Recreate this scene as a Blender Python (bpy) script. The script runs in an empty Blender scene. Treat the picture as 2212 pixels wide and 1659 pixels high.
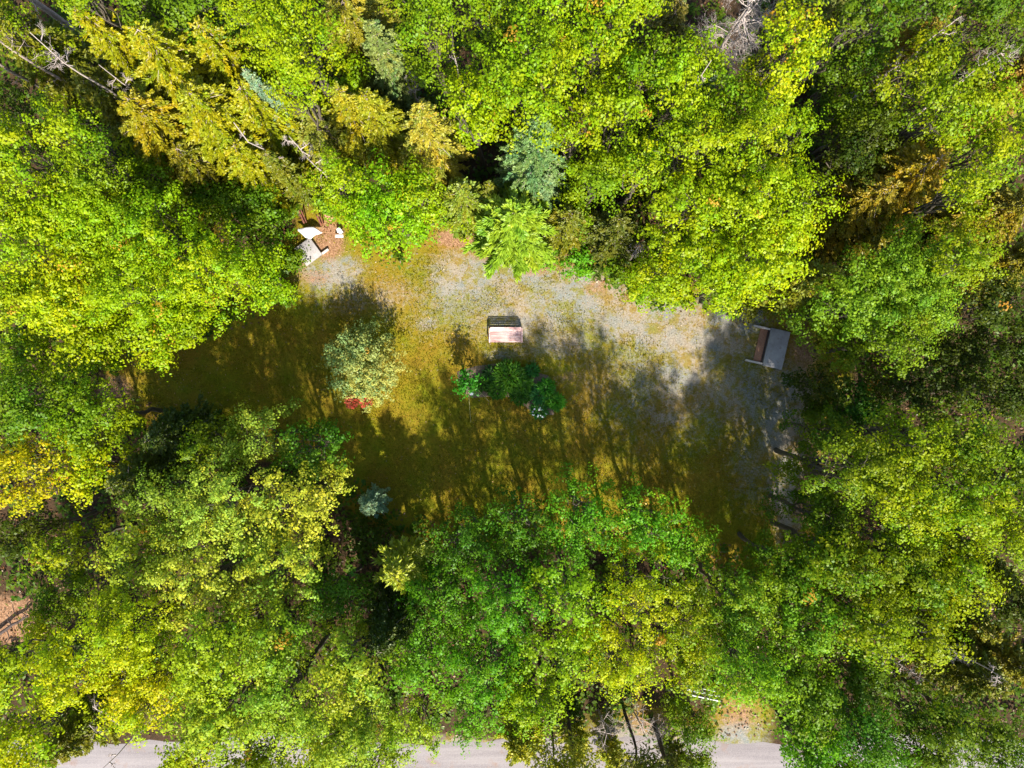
import bpy, math, numpy as np
from math import radians, sin, cos, pi

# ------------------------------------------------------------------ camera, sky, sun, exposure
sc = bpy.context.scene
H = 38.4                      # flying height of the drone
S = 0.025                     # metres per unit of the layout plan, on the ground
cam_d = bpy.data.cameras.new("camera"); cam = bpy.data.objects.new("camera", cam_d)
sc.collection.objects.link(cam); sc.camera = cam
cam.location = (0, 0, H)
cam_d.sensor_width = 36; cam_d.lens = 36 * H / (2212 * S)
cam_d.clip_start = 0.5; cam_d.clip_end = 3000

SUN_EL, SUN_AZ = 43.5, 13.0   # elevation; azimuth measured from -Y (picture bottom) towards +X
w = bpy.data.worlds.new("World"); sc.world = w; w.use_nodes = True
nt = w.node_tree; bg = nt.nodes["Background"]
sky = nt.nodes.new("ShaderNodeTexSky"); sky.sky_type = 'NISHITA'; sky.sun_disc = False
sky.sun_elevation = radians(SUN_EL); sky.sun_rotation = radians(180 - SUN_AZ)
nt.links.new(sky.outputs[0], bg.inputs[0]); bg.inputs[1].default_value = 0.115
sd = bpy.data.lights.new("sun", 'SUN'); sd.energy = 4.6; sd.angle = radians(0.9); sd.color = (1, .95, .84)
sun = bpy.data.objects.new("sun", sd); sc.collection.objects.link(sun)
sun.rotation_euler = (radians(90 - SUN_EL), 0, radians(SUN_AZ))
sc.view_settings.view_transform = 'Standard'; sc.view_settings.look = 'None'
sc.view_settings.exposure = 1.18; sc.view_settings.gamma = 1
sc.cycles.max_bounces = 7; sc.cycles.diffuse_bounces = 4; sc.cycles.transmission_bounces = 4
sc.cycles.sample_clamp_indirect = 6

rng = np.random.default_rng(11)
C = sc.collection

def P(px, py, z=0.0):
    """plan unit -> ground metres, for something seen at height z"""
    k = S * (H - z) / H
    return np.array([(px - 1106) * k, (829.5 - py) * k, z])

# ------------------------------------------------------------------ materials
def newmat(name):
    m = bpy.data.materials.new(name); m.use_nodes = True
    n = m.node_tree.nodes; n.clear()
    return m, n, m.node_tree.links

def N(n, t, **kw):
    x = n.new(t)
    for k, v in kw.items(): setattr(x, k, v)
    return x

def mixrgb(n, l, fac, a, b, blend='MIX'):
    m = n.new("ShaderNodeMix"); m.data_type = 'RGBA'; m.blend_type = blend; m.clamp_factor = True
    for s, v in ((0, fac), (6, a), (7, b)):
        if hasattr(v, 'links'): l.new(v, m.inputs[s])
        elif isinstance(v, (int, float)): m.inputs[s].default_value = v
        else: m.inputs[s].default_value = (*v[:3], 1)
    return m.outputs[2]

def ramp(n, l, src, a, b, v0=0.0, v1=1.0):
    r = n.new("ShaderNodeMapRange"); l.new(src, r.inputs[0])
    r.inputs[1].default_value = a; r.inputs[2].default_value = b
    r.inputs[3].default_value = v0; r.inputs[4].default_value = v1
    return r.outputs[0]

def noise(n, l, scale, detail=4, rough=.6, vec=None, dist=0):
    x = n.new("ShaderNodeTexNoise"); x.inputs['Scale'].default_value = scale
    x.inputs['Detail'].default_value = detail; x.inputs['Roughness'].default_value = rough
    x.inputs['Distortion'].default_value = dist
    if vec is not None: l.new(vec, x.inputs['Vector'])
    return x.outputs[0]

def leaf_material(name, transl=.38, gloss=.012, rough=.45):
    """leaf colour = tree colour x leaf and twig variation; some twigs already turned"""
    m, n, l = newmat(name)
    oi = N(n, "ShaderNodeObjectInfo")
    v = N(n, "ShaderNodeAttribute", attribute_name="leaf_tone")
    h = N(n, "ShaderNodeAttribute", attribute_name="twig_tone")
    warm = mixrgb(n, l, h.outputs['Fac'], (.62, .92, 1.0), (1.26, 1.09, .7))
    c = mixrgb(n, l, 1.0, oi.outputs['Color'], warm, 'MULTIPLY')
    tone = mixrgb(n, l, v.outputs['Fac'], (.74, .76, .8), (1.27, 1.25, 1.2))
    c = mixrgb(n, l, 1.0, c, tone, 'MULTIPLY')
    turned = ramp(n, l, h.outputs['Fac'], .975, .99, 0, .75)
    c = mixrgb(n, l, turned, c, (.55, .26, .03))
    d = N(n, "ShaderNodeBsdfDiffuse"); l.new(c, d.inputs[0])
    t = N(n, "ShaderNodeBsdfTranslucent")
    ct = mixrgb(n, l, 1.0, c, (1.15, 1.15, .6), 'MULTIPLY'); l.new(ct, t.inputs[0])
    ms = N(n, "ShaderNodeMixShader"); ms.inputs[0].default_value = transl
    l.new(d.outputs[0], ms.inputs[1]); l.new(t.outputs[0], ms.inputs[2])
    g = N(n, "ShaderNodeBsdfGlossy"); g.inputs['Roughness'].default_value = rough
    g.inputs[0].default_value = (.9, .95, .85, 1)
    m2 = N(n, "ShaderNodeMixShader"); m2.inputs[0].default_value = gloss
    l.new(ms.outputs[0], m2.inputs[1]); l.new(g.outputs[0], m2.inputs[2])
    o = N(n, "ShaderNodeOutputMaterial"); l.new(m2.outputs[0], o.inputs[0])
    return m

def solid_material(name, a, b, scale=6, rough=.85, stretch=None, bump=.3, spots=None):
    m, n, l = newmat(name)
    tc = N(n, "ShaderNodeTexCoord"); vec = tc.outputs['Object']
    if stretch:
        mp = N(n, "ShaderNodeMapping"); mp.inputs['Scale'].default_value = stretch
        l.new(vec, mp.inputs[0]); vec = mp.outputs[0]
    f = noise(n, l, scale, 6, .65, vec)
    f2 = ramp(n, l, f, .32, .68)
    c = mixrgb(n, l, f2, a, b)
    if spots:
        s = noise(n, l, scale * 3.1, 3, .6, tc.outputs['Object'])
        c = mixrgb(n, l, ramp(n, l, s, .58, .66), c, spots)
    p = N(n, "ShaderNodeBsdfPrincipled"); l.new(c, p.inputs['Base Color'])
    p.inputs['Roughness'].default_value = rough
    bm = N(n, "ShaderNodeBump"); bm.inputs['Strength'].default_value = bump; bm.inputs['Distance'].default_value = .02
    l.new(f, bm.inputs['Height']); l.new(bm.outputs[0], p.inputs['Normal'])
    o = N(n, "ShaderNodeOutputMaterial"); l.new(p.outputs[0], o.inputs[0])
    return m

M_LEAF = leaf_material("broad_leaf")
M_NEEDLE = leaf_material("needle_leaf", .22, .03, .5)
M_BARK = solid_material("bark", (.060, .048, .030), (.14, .11, .075), 5, .9, (6, 6, 1))
M_PALEBARK = solid_material("pale_bark", (.26, .19, .16), (.50, .40, .34), 5, .9, (6, 6, 1.2))
M_DEAD = solid_material("dead_wood", (.30, .23, .20), (.62, .52, .46), 8, .9, (5, 5, 5))
M_DARKBARK = solid_material("dark_bark", (.035, .025, .02), (.09, .06, .05), 5, .9, (6, 6, 1.2))

# ------------------------------------------------------------------ mesh helpers
def mesh_obj(name, V, F, mat, parent=None, nq=4, attrs=None, smooth=False, color=None):
    """V (n,3), F (m,k) with one face size, or a list of such arrays"""
    V = np.asarray(V, dtype=np.float32).reshape(-1, 3)
    Fs = F if isinstance(F, list) else [F]
    Fs = [np.asarray(f, dtype=np.int32) for f in Fs if len(f)]
    me = bpy.data.meshes.new(name)
    me.vertices.add(len(V)); me.vertices.foreach_set("co", V.ravel())
    li = np.concatenate([f.ravel() for f in Fs])
    tot = np.concatenate([np.full(len(f), f.shape[1], np.int32) for f in Fs])
    st = np.concatenate([[0], np.cumsum(tot)[:-1]]).astype(np.int32)
    me.loops.add(len(li)); me.loops.foreach_set("vertex_index", li)
    me.polygons.add(len(tot)); me.polygons.foreach_set("loop_start", st)
    try: me.polygons.foreach_set("loop_total", tot)
    except Exception: pass
    if smooth: me.polygons.foreach_set("use_smooth", np.ones(len(tot), bool))
    for k, a in (attrs or {}).items():
        at = me.attributes.new(k, 'FLOAT', 'FACE'); at.data.foreach_set("value", np.asarray(a, np.float32))
    me.materials.append(mat)
    me.update(calc_edges=True)
    o = bpy.data.objects.new(name, me); C.objects.link(o)
    if parent is not None: o.parent = parent
    if color is not None: o.color = (*color[:3], 1)
    return o

def tubes(paths, k=5):
    """paths: list of (pts (m,3), radii (m,)) -> V, F quads"""
    Vs, Fs, base = [], [], 0
    ang = np.arange(k) / k * 2 * pi
    for pts, rad in paths:
        pts = np.asarray(pts, float); rad = np.asarray(rad, float); m = len(pts)
        t = np.gradient(pts, axis=0); t /= np.linalg.norm(t, axis=1, keepdims=True) + 1e-9
        ref = np.where(np.abs(t[:, 2:3]) > .8, np.array([[1., 0, 0]]), np.array([[0, 0, 1.]]))
        a = np.cross(t, ref); a /= np.linalg.norm(a, axis=1, keepdims=True) + 1e-9
        b = np.cross(t, a)
        ring = pts[:, None] + rad[:, None, None] * (np.cos(ang)[None, :, None] * a[:, None] + np.sin(ang)[None, :, None] * b[:, None])
        Vs.append(ring.reshape(-1, 3))
        i = np.arange(m - 1)[:, None] * k; j = np.arange(k)[None]
        jn = (j + 1) % k
        f = np.stack([i + j, i + jn, i + k + jn, i + k + j], -1).reshape(-1, 4) + base
        Fs.append(f); base += m * k
    return np.concatenate(Vs), np.concatenate(Fs)

def leaves(pos, nrm, size, aspect=.8, shape=0):
    """one folded leaf of 6 corners (2 quads) or a diamond per point"""
    n = len(pos)
    nrm = nrm / (np.linalg.norm(nrm, axis=1, keepdims=True) + 1e-9)
    r = rng.normal(size=(n, 3)); a = np.cross(nrm, r); a /= np.linalg.norm(a, axis=1, keepdims=True) + 1e-9
    b = np.cross(nrm, a)
    s = (size * (rng.uniform(.7, 1.3, n)))[:, None] if np.isscalar(size) else size[:, None]
    cup = nrm * s * rng.uniform(-.15, .3, (n, 1))
    p0 = pos - a * s * .55; p2 = pos + a * s * .62
    p1 = pos + b * s * aspect * .5 + cup; p3 = pos - b * s * aspect * .5 + cup
    V = np.stack([p0, p1, p2, p3], 1).reshape(-1, 3)
    F = np.arange(4 * n).reshape(-1, 4)
    return V, F

def put(o, label, cat, group=None, kind=None):
    o['label'] = label; o['category'] = cat
    if group: o['group'] = group
    if kind: o['kind'] = kind
    return o

def empty(name, loc, label, cat, group=None, rz=0):
    o = bpy.data.objects.new(name, None); C.objects.link(o)
    o.location = loc; o.rotation_euler.z = rz; o.empty_display_size = .3
    return put(o, label, cat, group)

def fib_dirs(n, zmin):
    z = rng.uniform(zmin, 1, n); t = rng.uniform(0, 2 * pi, n); q = np.sqrt(1 - z * z)
    return np.stack([q * np.cos(t), q * np.sin(t), z], 1)

def bent(a, b, n=6, sag=0.0, wob=.05):
    a = np.asarray(a, float); b = np.asarray(b, float)
    t = np.linspace(0, 1, n)[:, None]; L = np.linalg.norm(b - a)
    p = a + (b - a) * t; p[1:-1] += rng.normal(size=(n - 2, 3)) * wob * L
    p[:, 2] += (np.sin(t[:, 0] * pi)) * sag * L
    return p

# ------------------------------------------------------------------ trees
G_BROAD, G_CONE, G_DEAD = "broadleaf trees of the forest", "conifers of the forest", "dead trees of the forest"

def broadleaf(px, py, rpx, h, col, label, leaf=.125, dens=1.0, clump=.33, bark=None, name="broadleaf_tree", base=.32, cat="tree", group=G_BROAD, flat=.75, boughs=1.0):
    zc = h * .74
    R = rpx * S * (H - zc) / H
    loc = P(px, py, zc); loc[2] = 0
    t = empty(name, loc, label, cat, group)
    # lobes of the crown
    nl = int(5 + R * 1.7)
    zb, zt = h * base, h
    lobes = []
    th = rng.uniform(0, 2 * pi)
    for i in range(nl):
        f = (i + .5) / nl
        rr = R * .62 * math.sqrt(f) * rng.uniform(.8, 1.12); a = th + i * 2.39996 + rng.normal() * .25
        lr = R * rng.uniform(.32, .47) * (1.15 - .3 * f)
        top = zt - (zt - zb) * .55 * (rr / R) ** 2 - rng.uniform(0, .16) * (zt - zb)
        lobes.append((np.array([rr * cos(a), rr * sin(a), top - lr * flat]), lr))
    # lower skirt lobes
    for i in range(int(nl * .6)):
        a = rng.uniform(0, 2 * pi); rr = R * rng.uniform(.35, .72); lr = R * rng.uniform(.25, .38)
        lobes.append((np.array([rr * cos(a), rr * sin(a), zb + (zt - zb) * rng.uniform(.15, .4)]), lr))
    cp, cn, ct = [], [], []
    for c, lr in lobes:
        nc = int(max(6, 2.5 * pi * lr * lr / (clump * clump * 1.15) * .50 * dens))
        d = fib_dirs(nc, -.45)
        # ragged, sprayed outline
        bump = 1 + .30 * np.sin(d[:, 0] * 5.1 + c[0] * 3) * np.sin(d[:, 1] * 4.7 + c[1] * 2) + rng.normal(size=nc) * .15
        p = c + d * (lr * np.array([1, 1, flat])) * bump[:, None]
        far = rng.random(nc) < .35
        p = p + (d + np.array([0, 0, .5])) * (far * rng.uniform(.1, .6, nc) * min(1, lr * .7) * min(1, clump / .3) ** 1.6)[:, None]
        cp.append(p); cn.append(d); ct.append(np.clip(rng.normal(.47, .2) + rng.normal(size=nc) * .15, 0, .96))
    cp = np.concatenate(cp); cn = np.concatenate(cn); ct = np.concatenate(ct)
    keep = cp[:, 2] > zb * .6
    cp, cn, ct = cp[keep], cn[keep], ct[keep]
    turned = rng.random(len(ct)) < (.014 if col in (YEL, YG) else .002)
    ct[turned] = 1.0
    per = int(26 * (clump / .33) ** 2 * (.125 / leaf) ** 1.8)
    nC = len(cp)
    csz = clump * rng.uniform(.65, 1.3, nC)
    u = rng.normal(size=(nC, per, 3)); u /= np.linalg.norm(u, axis=2, keepdims=True)
    u *= rng.uniform(.25, 1, (nC, per, 1)) ** .6
    out = cn / np.linalg.norm(cn, axis=1, keepdims=True)
    ax = out * .7 + np.array([0, 0, .75]) + rng.normal(size=out.shape) * .35; ax /= np.linalg.norm(ax, axis=1, keepdims=True)
    off = u * csz[:, None, None] * .8
    off = off + ax[:, None] * (off * ax[:, None]).sum(2, keepdims=True) * .95
    # sprays point outward and droop at the tips
    k = (off * out[:, None]).sum(2, keepdims=True)
    off = off + out[:, None] * k * .35; off[:, :, 2] -= .10 * csz[:, None] * (k[:, :, 0] / csz[:, None]) ** 2
    lp = (cp[:, None] + off).reshape(-1, 3)
    nrm = (out[:, None] * .35 + u * .9 + np.array([0, 0, .42]) + rng.normal(size=u.shape) * .24).reshape(-1, 3)
    V, F = leaves(lp, nrm, leaf, .85)
    lt = rng.random(len(F)); tt = np.clip(np.repeat(ct, per) + rng.normal(size=len(F)) * .05, 0, .97)
    tt[np.repeat(turned, per)] = 1
    mesh_obj("crown", V, F, M_LEAF, t, attrs={"leaf_tone": lt, "twig_tone": tt}, color=col)
    # trunk, limbs and boughs
    tr = .028 * h ** .9 * .5 + .015
    top = np.array([rng.normal() * .2, rng.normal() * .2, h * .8])
    tp = bent((0, 0, -.15), top, 8, 0, .012)
    paths = [(tp, tr * np.linspace(1.15, .3, 8))]
    idx = rng.permutation(nC)
    for c, lr in lobes[:nl]:
        f = rng.uniform(.3, .75); s = tp[0] * (1 - f) + tp[-1] * f
        e = c + np.array([0, 0, -lr * .1])
        lim = bent(s, e, 7, .08, .03); paths.append((lim, tr * np.linspace(.45, .10, 7)))
        near = idx[np.argsort(((cp[idx] - c) ** 2).sum(1))[:int(9 * boughs)]]
        for q in near:
            g = lim[rng.integers(3, 7)]
            paths.append((bent(g, cp[q], 5, .06, .05), tr * np.linspace(.14, .04, 5)))
    V, F = tubes(paths, 5)
    mesh_obj("trunk", V, F, bark or M_BARK, t, smooth=True)
    return t

def conifer(px, py, rpx, h, col, label, dens=1.0, droop=.18, twig=.21, base=.12, bark=None, name="conifer_tree", bare=0, wid=.036, wh=.30, cat="tree", group=G_CONE, power=.62):
    """px,py: where the middle of the crown appears"""
    h = h * .68 if h > 8 and name != 'spruce_tree' else h
    rpx = rpx * 1.5 if rpx > 45 else rpx * 1.15
    zc = h * .58
    R = rpx * S * (H - zc * .8) / H
    loc = P(px, py, zc); loc[2] = 0
    t = empty(name, loc, label, cat, group)
    tr = .014 * h + .02
    lean = np.array([rng.normal() * .15, rng.normal() * .15, 0])
    tp = bent((0, 0, -.15), (lean[0], lean[1], h), 10, 0, .006)
    paths = [(tp, tr * np.linspace(1.1, .08, 10))]
    P0, D, SZ, TT = [], [], [], []
    z = h * base
    while z < h * .985:
        f = (z / h - base) / (1 - base)
        Lm = R * max(.05, (1 - f)) ** power * (1 if f > .12 else .8)
        nb = int(rng.integers(6, 9) if f < .8 else 5)
        a0 = rng.uniform(0, 2 * pi)
        for i in range(nb):
            a = a0 + i * 2 * pi / nb + rng.normal() * .16
            L = Lm * rng.uniform(.62, 1.12)
            d = np.array([cos(a), sin(a), 0]); s = np.array([lean[0] * z / h, lean[1] * z / h, z + rng.normal() * .06])
            m = 6; q = np.linspace(0, 1, m)
            pts = s + d * (q * L)[:, None]; pts[:, 2] += .16 * L * q * (1 - f * .2) - droop * 1.6 * L * q ** 2
            side = np.array([-d[1], d[0], 0]); pts += side * (rng.normal() * .08 * L * q ** 2)[:, None]
            paths.append((pts, tr * .26 * np.linspace(1, .25, m) * (.5 + .5 * (1 - f))))
            if rng.random() < bare * (1 - f * .5): continue
            nt_ = max(4, int(L / .026 * dens))
            u = rng.uniform(.12, 1.0, nt_) ** .8
            pos = np.stack([np.interp(u, q, pts[:, c_]) for c_ in range(3)], 1)
            sg = np.where(rng.random(nt_) < .5, -1, 1)
            ang = rng.normal(.9, .2, nt_) * (1 - .55 * u)
            dr = d * np.cos(ang)[:, None] + side * (sg * np.sin(ang))[:, None]
            dr[:, 2] += rng.normal(0, .22, nt_) - .05
            ln = twig * (1.15 - .55 * u) * rng.uniform(.7, 1.25, nt_) * min(1.3, .55 + L * .45)
            P0.append(pos); D.append(dr); SZ.append(ln); TT.append(np.full(nt_, np.clip(rng.normal(.5, .18), 0, .95)))
        z += wh * rng.uniform(.8, 1.2) * (1 - .45 * f)
    # leader tuft
    nL = 14; P0.append(np.stack([np.full(nL, lean[0]), np.full(nL, lean[1]), rng.uniform(h * .93, h, nL)], 1))
    D.append(rng.normal(size=(nL, 3)) * np.array([1, 1, .4]) + (0, 0, .6)); SZ.append(np.full(nL, twig * .7)); TT.append(np.full(nL, .7))
    P0, D, SZ, TT = map(np.concatenate, (P0, D, SZ, TT))
    D /= np.linalg.norm(D, axis=1, keepdims=True)
    # each twig: 3 crossed tapering needle blades
    Vs, Fs, tn, b0 = [], [], [], 0
    for j in range(3):
        up = np.cross(D, rng.normal(size=D.shape)) * .9 + (np.array([0, 0, .9]) if j < 2 else 0)
        wv = np.cross(D, up); wv /= np.linalg.norm(wv, axis=1, keepdims=True) + 1e-9
        dd = D + rng.normal(size=D.shape) * .22
        w_ = wid * rng.uniform(.8, 1.4, (len(D), 1)); s_ = SZ[:, None] * rng.uniform(.75, 1.1, (len(D), 1))
        o_ = P0 + rng.normal(size=P0.shape) * .03
        V = np.stack([o_ - wv * w_ * .5, o_ + dd * s_ * .55 - wv * w_, o_ + dd * s_, o_ + dd * s_ * .55 + wv * w_], 1).reshape(-1, 3)
        Vs.append(V); Fs.append(np.arange(len(V)).reshape(-1, 4) + b0); b0 += len(V); tn.append(TT)
    V = np.concatenate(Vs); F = np.concatenate(Fs)
    mesh_obj("crown", V, F, M_NEEDLE, t, attrs={"leaf_tone": rng.random(len(F)), "twig_tone": np.clip(np.concatenate(tn) + rng.normal(size=len(F)) * .05, 0, .97)}, color=col)
    V, F = tubes(paths, 4)
    mesh_obj("trunk", V, F, bark or M_PALEBARK, t, smooth=True)
    return t

def grow(start, d, L, r, depth, paths, spread=.6, up=.15, kids=(3, 5)):
    n = 5; pts = [np.array(start, float)]; dd = np.array(d, float)
    for i in range(n - 1):
        dd = dd + rng.normal(size=3) * .16 + np.array([0, 0, up * .2]); dd /= np.linalg.norm(dd)
        pts.append(pts[-1] + dd * L / (n - 1))
    pts = np.array(pts); paths.append((pts, r * np.linspace(1, .45, n)))
    if depth <= 0: return
    for i in range(rng.integers(*kids)):
        f = rng.uniform(.3, 1); p = pts[0] * 0 + np.array([np.interp(f, np.linspace(0, 1, n), pts[:, c]) for c in range(3)])
        nd = dd + rng.normal(size=3) * spread; nd /= np.linalg.norm(nd)
        grow(p, nd, L * rng.uniform(.5, .75), r * .5, depth - 1, paths, spread, up, kids)

def dead_tree(px, py, rpx, h, label, mat=None, n=9, top=.0, name="dead_tree", depth=3, low=.35, thick=1.0, zref=.8):
    zc = h * zref; R = rpx * S * (H - zc) / H
    loc = P(px, py, zc); loc[2] = 0
    t = empty(name, loc, label, "dead tree", G_DEAD)
    tp = bent((0, 0, -.15), (rng.normal() * .2, rng.normal() * .2, h), 8, 0, .01)
    tr = .03 + h * .004
    V, F = tubes([(tp, tr * np.linspace(1.2, .2, 8))], 6)
    mesh_obj("trunk", V, F, mat or M_DEAD, t, smooth=True)
    paths = []
    for i in range(n):
        f = rng.uniform(low, .98); a = i * 2.4 + rng.normal() * .4
        s = tp[0] * (1 - f) + tp[-1] * f
        grow(s, (cos(a), sin(a), .25), R * .62 * (1.15 - .5 * f), .028 * thick, depth, paths, .7, .1)
    V, F = tubes(paths, 3)
    mesh_obj("branches", V, F, mat or M_DEAD, t)
    return t

# ------------------------------------------------------------------ ground
clear = np.array([(640,600),(655,560),(690,500),(740,500),(800,560),(880,580),(925,540),(950,500),(1045,495),(1060,545),(1190,550),(1260,600),(1350,640),(1460,680),(1545,670),(1590,700),(1650,700),(1760,720),(1785,790),(1740,860),(1720,1000),(1710,1140),(1660,1190),(1540,1160),(1300,1130),(1100,1120),(960,1130),(880,1110),(800,1070),(750,1000),(700,950),(480,930),(390,900),(290,850),(280,800),(400,740),(560,700),(600,660)], float)
clearW = np.stack([(clear[:, 0] - 1106) * S, (829.5 - clear[:, 1]) * S], 1)

def in_poly(x, y, poly):
    inside = np.zeros(x.shape, bool); j = len(poly) - 1
    for i in range(len(poly)):
        xi, yi = poly[i]; xj, yj = poly[j]
        c = ((yi > y) != (yj > y)) & (x < (xj - xi) * (y - yi) / (yj - yi + 1e-12) + xi)
        inside ^= c; j = i
    return inside

def blobs(x, y, items):
    """soft patches: (px, py, rx, ry, weight)"""
    o = np.zeros(x.shape)
    for px, py, rx, ry, wt in items:
        dx = (x - (px - 1106) * S) / (rx * S); dy = (y - (829.5 - py) * S) / (ry * S)
        o = np.maximum(o, wt * np.exp(-(dx * dx + dy * dy) * .9))
    return np.clip(o, 0, 1)

gx = np.linspace(-46, 46, 370); gy = np.linspace(-38, 38, 305)
X, Y = np.meshgrid(gx, gy)
from_noise = lambda s: sum(np.sin(X * a * s + p1) * np.sin(Y * b * s + p2) for a, b, p1, p2 in ((.8, .7, .3, 1.2), (1.7, 1.3, 2.1, .4), (2.9, 3.1, .9, 2.2))) / 3
Z = .05 * from_noise(.35)
fx = np.concatenate([[-1500, -300, -90], gx, [90, 300, 1500]]); fy = np.concatenate([[-1500, -300, -90], gy, [90, 300, 1500]])
FX, FY = np.meshgrid(fx, fy); FZ = np.zeros_like(FX); FZ[3:-3, 3:-3] = Z
gravel = blobs(FX, FY, [(1400, 1600, 120, 40, 1), (1600, 1600, 60, 50, 1), (1000, 1600, 90, 20, 1), (1150, 640, 330, 110, .55), (1480, 800, 260, 180, .5), (800, 640, 160, 50, .45), (1000, 600, 80, 60, .9), (1100, 590, 130, 50, .8), (1250, 640, 120, 70, .9), (1130, 690, 130, 55, .75), (1210, 740, 110, 40, .6), (1400, 700, 120, 60, 1), (1500, 730, 130, 70, 1), (1560, 690, 100, 50, 1), (720, 590, 70, 40, 1), (1470, 820, 110, 60, .75), (1600, 850, 110, 90, .6), (1700, 900, 70, 130, .9), (1700, 1050, 45, 120, .9), (960, 640, 40, 60, .6), (930, 700, 40, 16, .7), (1440, 900, 50, 22, .7), (1410, 880, 18, 30, .6), (1090, 765, 60, 18, .5), (1620, 1000, 60, 120, .45), (1640, 750, 60, 50, .6)])
litter = blobs(FX, FY, [(990, 515, 60, 26, 1), (1150, 570, 60, 30, .8), (710, 520, 40, 50, 1), (680, 600, 60, 26, .6), (1050, 550, 60, 26, .6), (1290, 620, 50, 30, .6), (1740, 760, 50, 60, .7), (1740, 1080, 30, 60, .8), (250, 850, 50, 50, .8), (20, 1340, 70, 60, 1), (400, 870, 120, 60, .35), (1660, 740, 20, 45, .9), (1400, 1560, 90, 40, .6), (1230, 815, 60, 30, .5), (1600, 1540, 80, 60, .6), (1440, 700, 100, 26, .4)])
ins = in_poly(FX, FY, clearW)
dpoly = np.concatenate([clearW[i] * (1 - f) + np.roll(clearW, -1, 0)[i] * f for i in range(len(clearW)) for f in (0, .25, .5, .75)]).reshape(-1, 2)
dd_ = np.full(FX.shape, 1e9)
for q in dpoly: dd_ = np.minimum(dd_, np.hypot(FX - q[0], FY - q[1]))
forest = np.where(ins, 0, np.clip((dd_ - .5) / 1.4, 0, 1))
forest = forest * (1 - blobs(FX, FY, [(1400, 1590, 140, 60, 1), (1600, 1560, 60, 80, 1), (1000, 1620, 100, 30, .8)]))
ny, nx = FX.shape
idx = np.arange(nx * ny).reshape(ny, nx)
GF = np.stack([idx[:-1, :-1], idx[:-1, 1:], idx[1:, 1:], idx[1:, :-1]], -1).reshape(-1, 4)

def ground_material():
    m, n, l = newmat("ground")
    tc = N(n, "ShaderNodeTexCoord"); v = tc.outputs['Object']
    A = lambda k: N(n, "ShaderNodeAttribute", attribute_name=k).outputs['Fac']
    big = noise(n, l, .35, 5, .6, v); mid = noise(n, l, 1.6, 5, .65, v); fine = noise(n, l, 4.5, 6, .8, v); grain = noise(n, l, 13, 4, .85, v)
    # worn lawn: green, olive and brown moss
    grass = mixrgb(n, l, ramp(n, l, mid, .36, .62), (.165, .180, .006), (.235, .185, .010))
    grass = mixrgb(n, l, ramp(n, l, big, .42, .62), grass, (.25, .155, .014))
    grass = mixrgb(n, l, ramp(n, l, fine, .55, .75), grass, (.33, .31, .014))
    grass = mixrgb(n, l, ramp(n, l, grain, .30, .46, 1, 0), grass, (.035, .030, .006))
    # bluish pinkish gravel with lichen
    grav = mixrgb(n, l, ramp(n, l, mid, .38, .6), (.27, .24, .20), (.20, .215, .20))
    grav = mixrgb(n, l, ramp(n, l, big, .45, .58), grav, (.31, .245, .175))
    grav = mixrgb(n, l, ramp(n, l, grain, .5, .68), grav, (.40, .36, .29))
    grav = mixrgb(n, l, ramp(n, l, grain, .30, .44, 1, 0), grav, (.09, .075, .055))
    lit = mixrgb(n, l, ramp(n, l, fine, .35, .6), (.16, .075, .035), (.33, .18, .10))
    lit = mixrgb(n, l, ramp(n, l, grain, .5, .62), lit, (.50, .30, .17))
    lit = mixrgb(n, l, ramp(n, l, grain, .28, .42, 1, 0), lit, (.05, .02, .012))
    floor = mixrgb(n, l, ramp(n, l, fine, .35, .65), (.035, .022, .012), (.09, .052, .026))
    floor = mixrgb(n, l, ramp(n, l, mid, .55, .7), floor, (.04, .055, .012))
    def soft(mask, nz, lo=.35, hi=.65, amt=.9):
        a = N(n, "ShaderNodeMath", operation='MULTIPLY_ADD'); l.new(nz, a.inputs[0]); a.inputs[1].default_value = amt; 
        l.new(mask, a.inputs[2])
        return ramp(n, l, a.outputs[0], lo + amt * .5, hi + amt * .5)
    c = mixrgb(n, l, soft(A("gravel_cover"), fine, .22, .62, 1.7), grass, grav)
    g2 = noise(n, l, 1.1, 7, .78, v)
    c = mixrgb(n, l, ramp(n, l, g2, .49, .57, 0, .8), c, grass)
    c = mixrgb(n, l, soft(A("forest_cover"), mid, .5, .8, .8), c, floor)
    c = mixrgb(n, l, soft(A("litter_cover"), fine, .38, .68, .9), c, lit)
    p = N(n, "ShaderNodeBsdfPrincipled"); l.new(c, p.inputs['Base Color']); p.inputs['Roughness'].default_value = .95
    p.inputs['Specular IOR Level'].default_value = .15
    b = N(n, "ShaderNodeBump"); b.inputs['Strength'].default_value = .8; b.inputs['Distance'].default_value = .05
    l.new(grain, b.inputs['Height']); l.new(b.outputs[0], p.inputs['Normal'])
    o = N(n, "ShaderNodeOutputMaterial"); l.new(p.outputs[0], o.inputs[0])
    return m

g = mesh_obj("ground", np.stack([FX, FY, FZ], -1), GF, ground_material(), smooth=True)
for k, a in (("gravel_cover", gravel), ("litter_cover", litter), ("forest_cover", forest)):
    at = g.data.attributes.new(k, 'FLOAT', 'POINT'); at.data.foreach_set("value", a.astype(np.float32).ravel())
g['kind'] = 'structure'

def ground_z(x, y):
    ix = np.clip(np.searchsorted(gx, x) - 1, 0, len(gx) - 1); iy = np.clip(np.searchsorted(gy, y) - 1, 0, len(gy) - 1)
    return Z[iy, ix]

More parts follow.
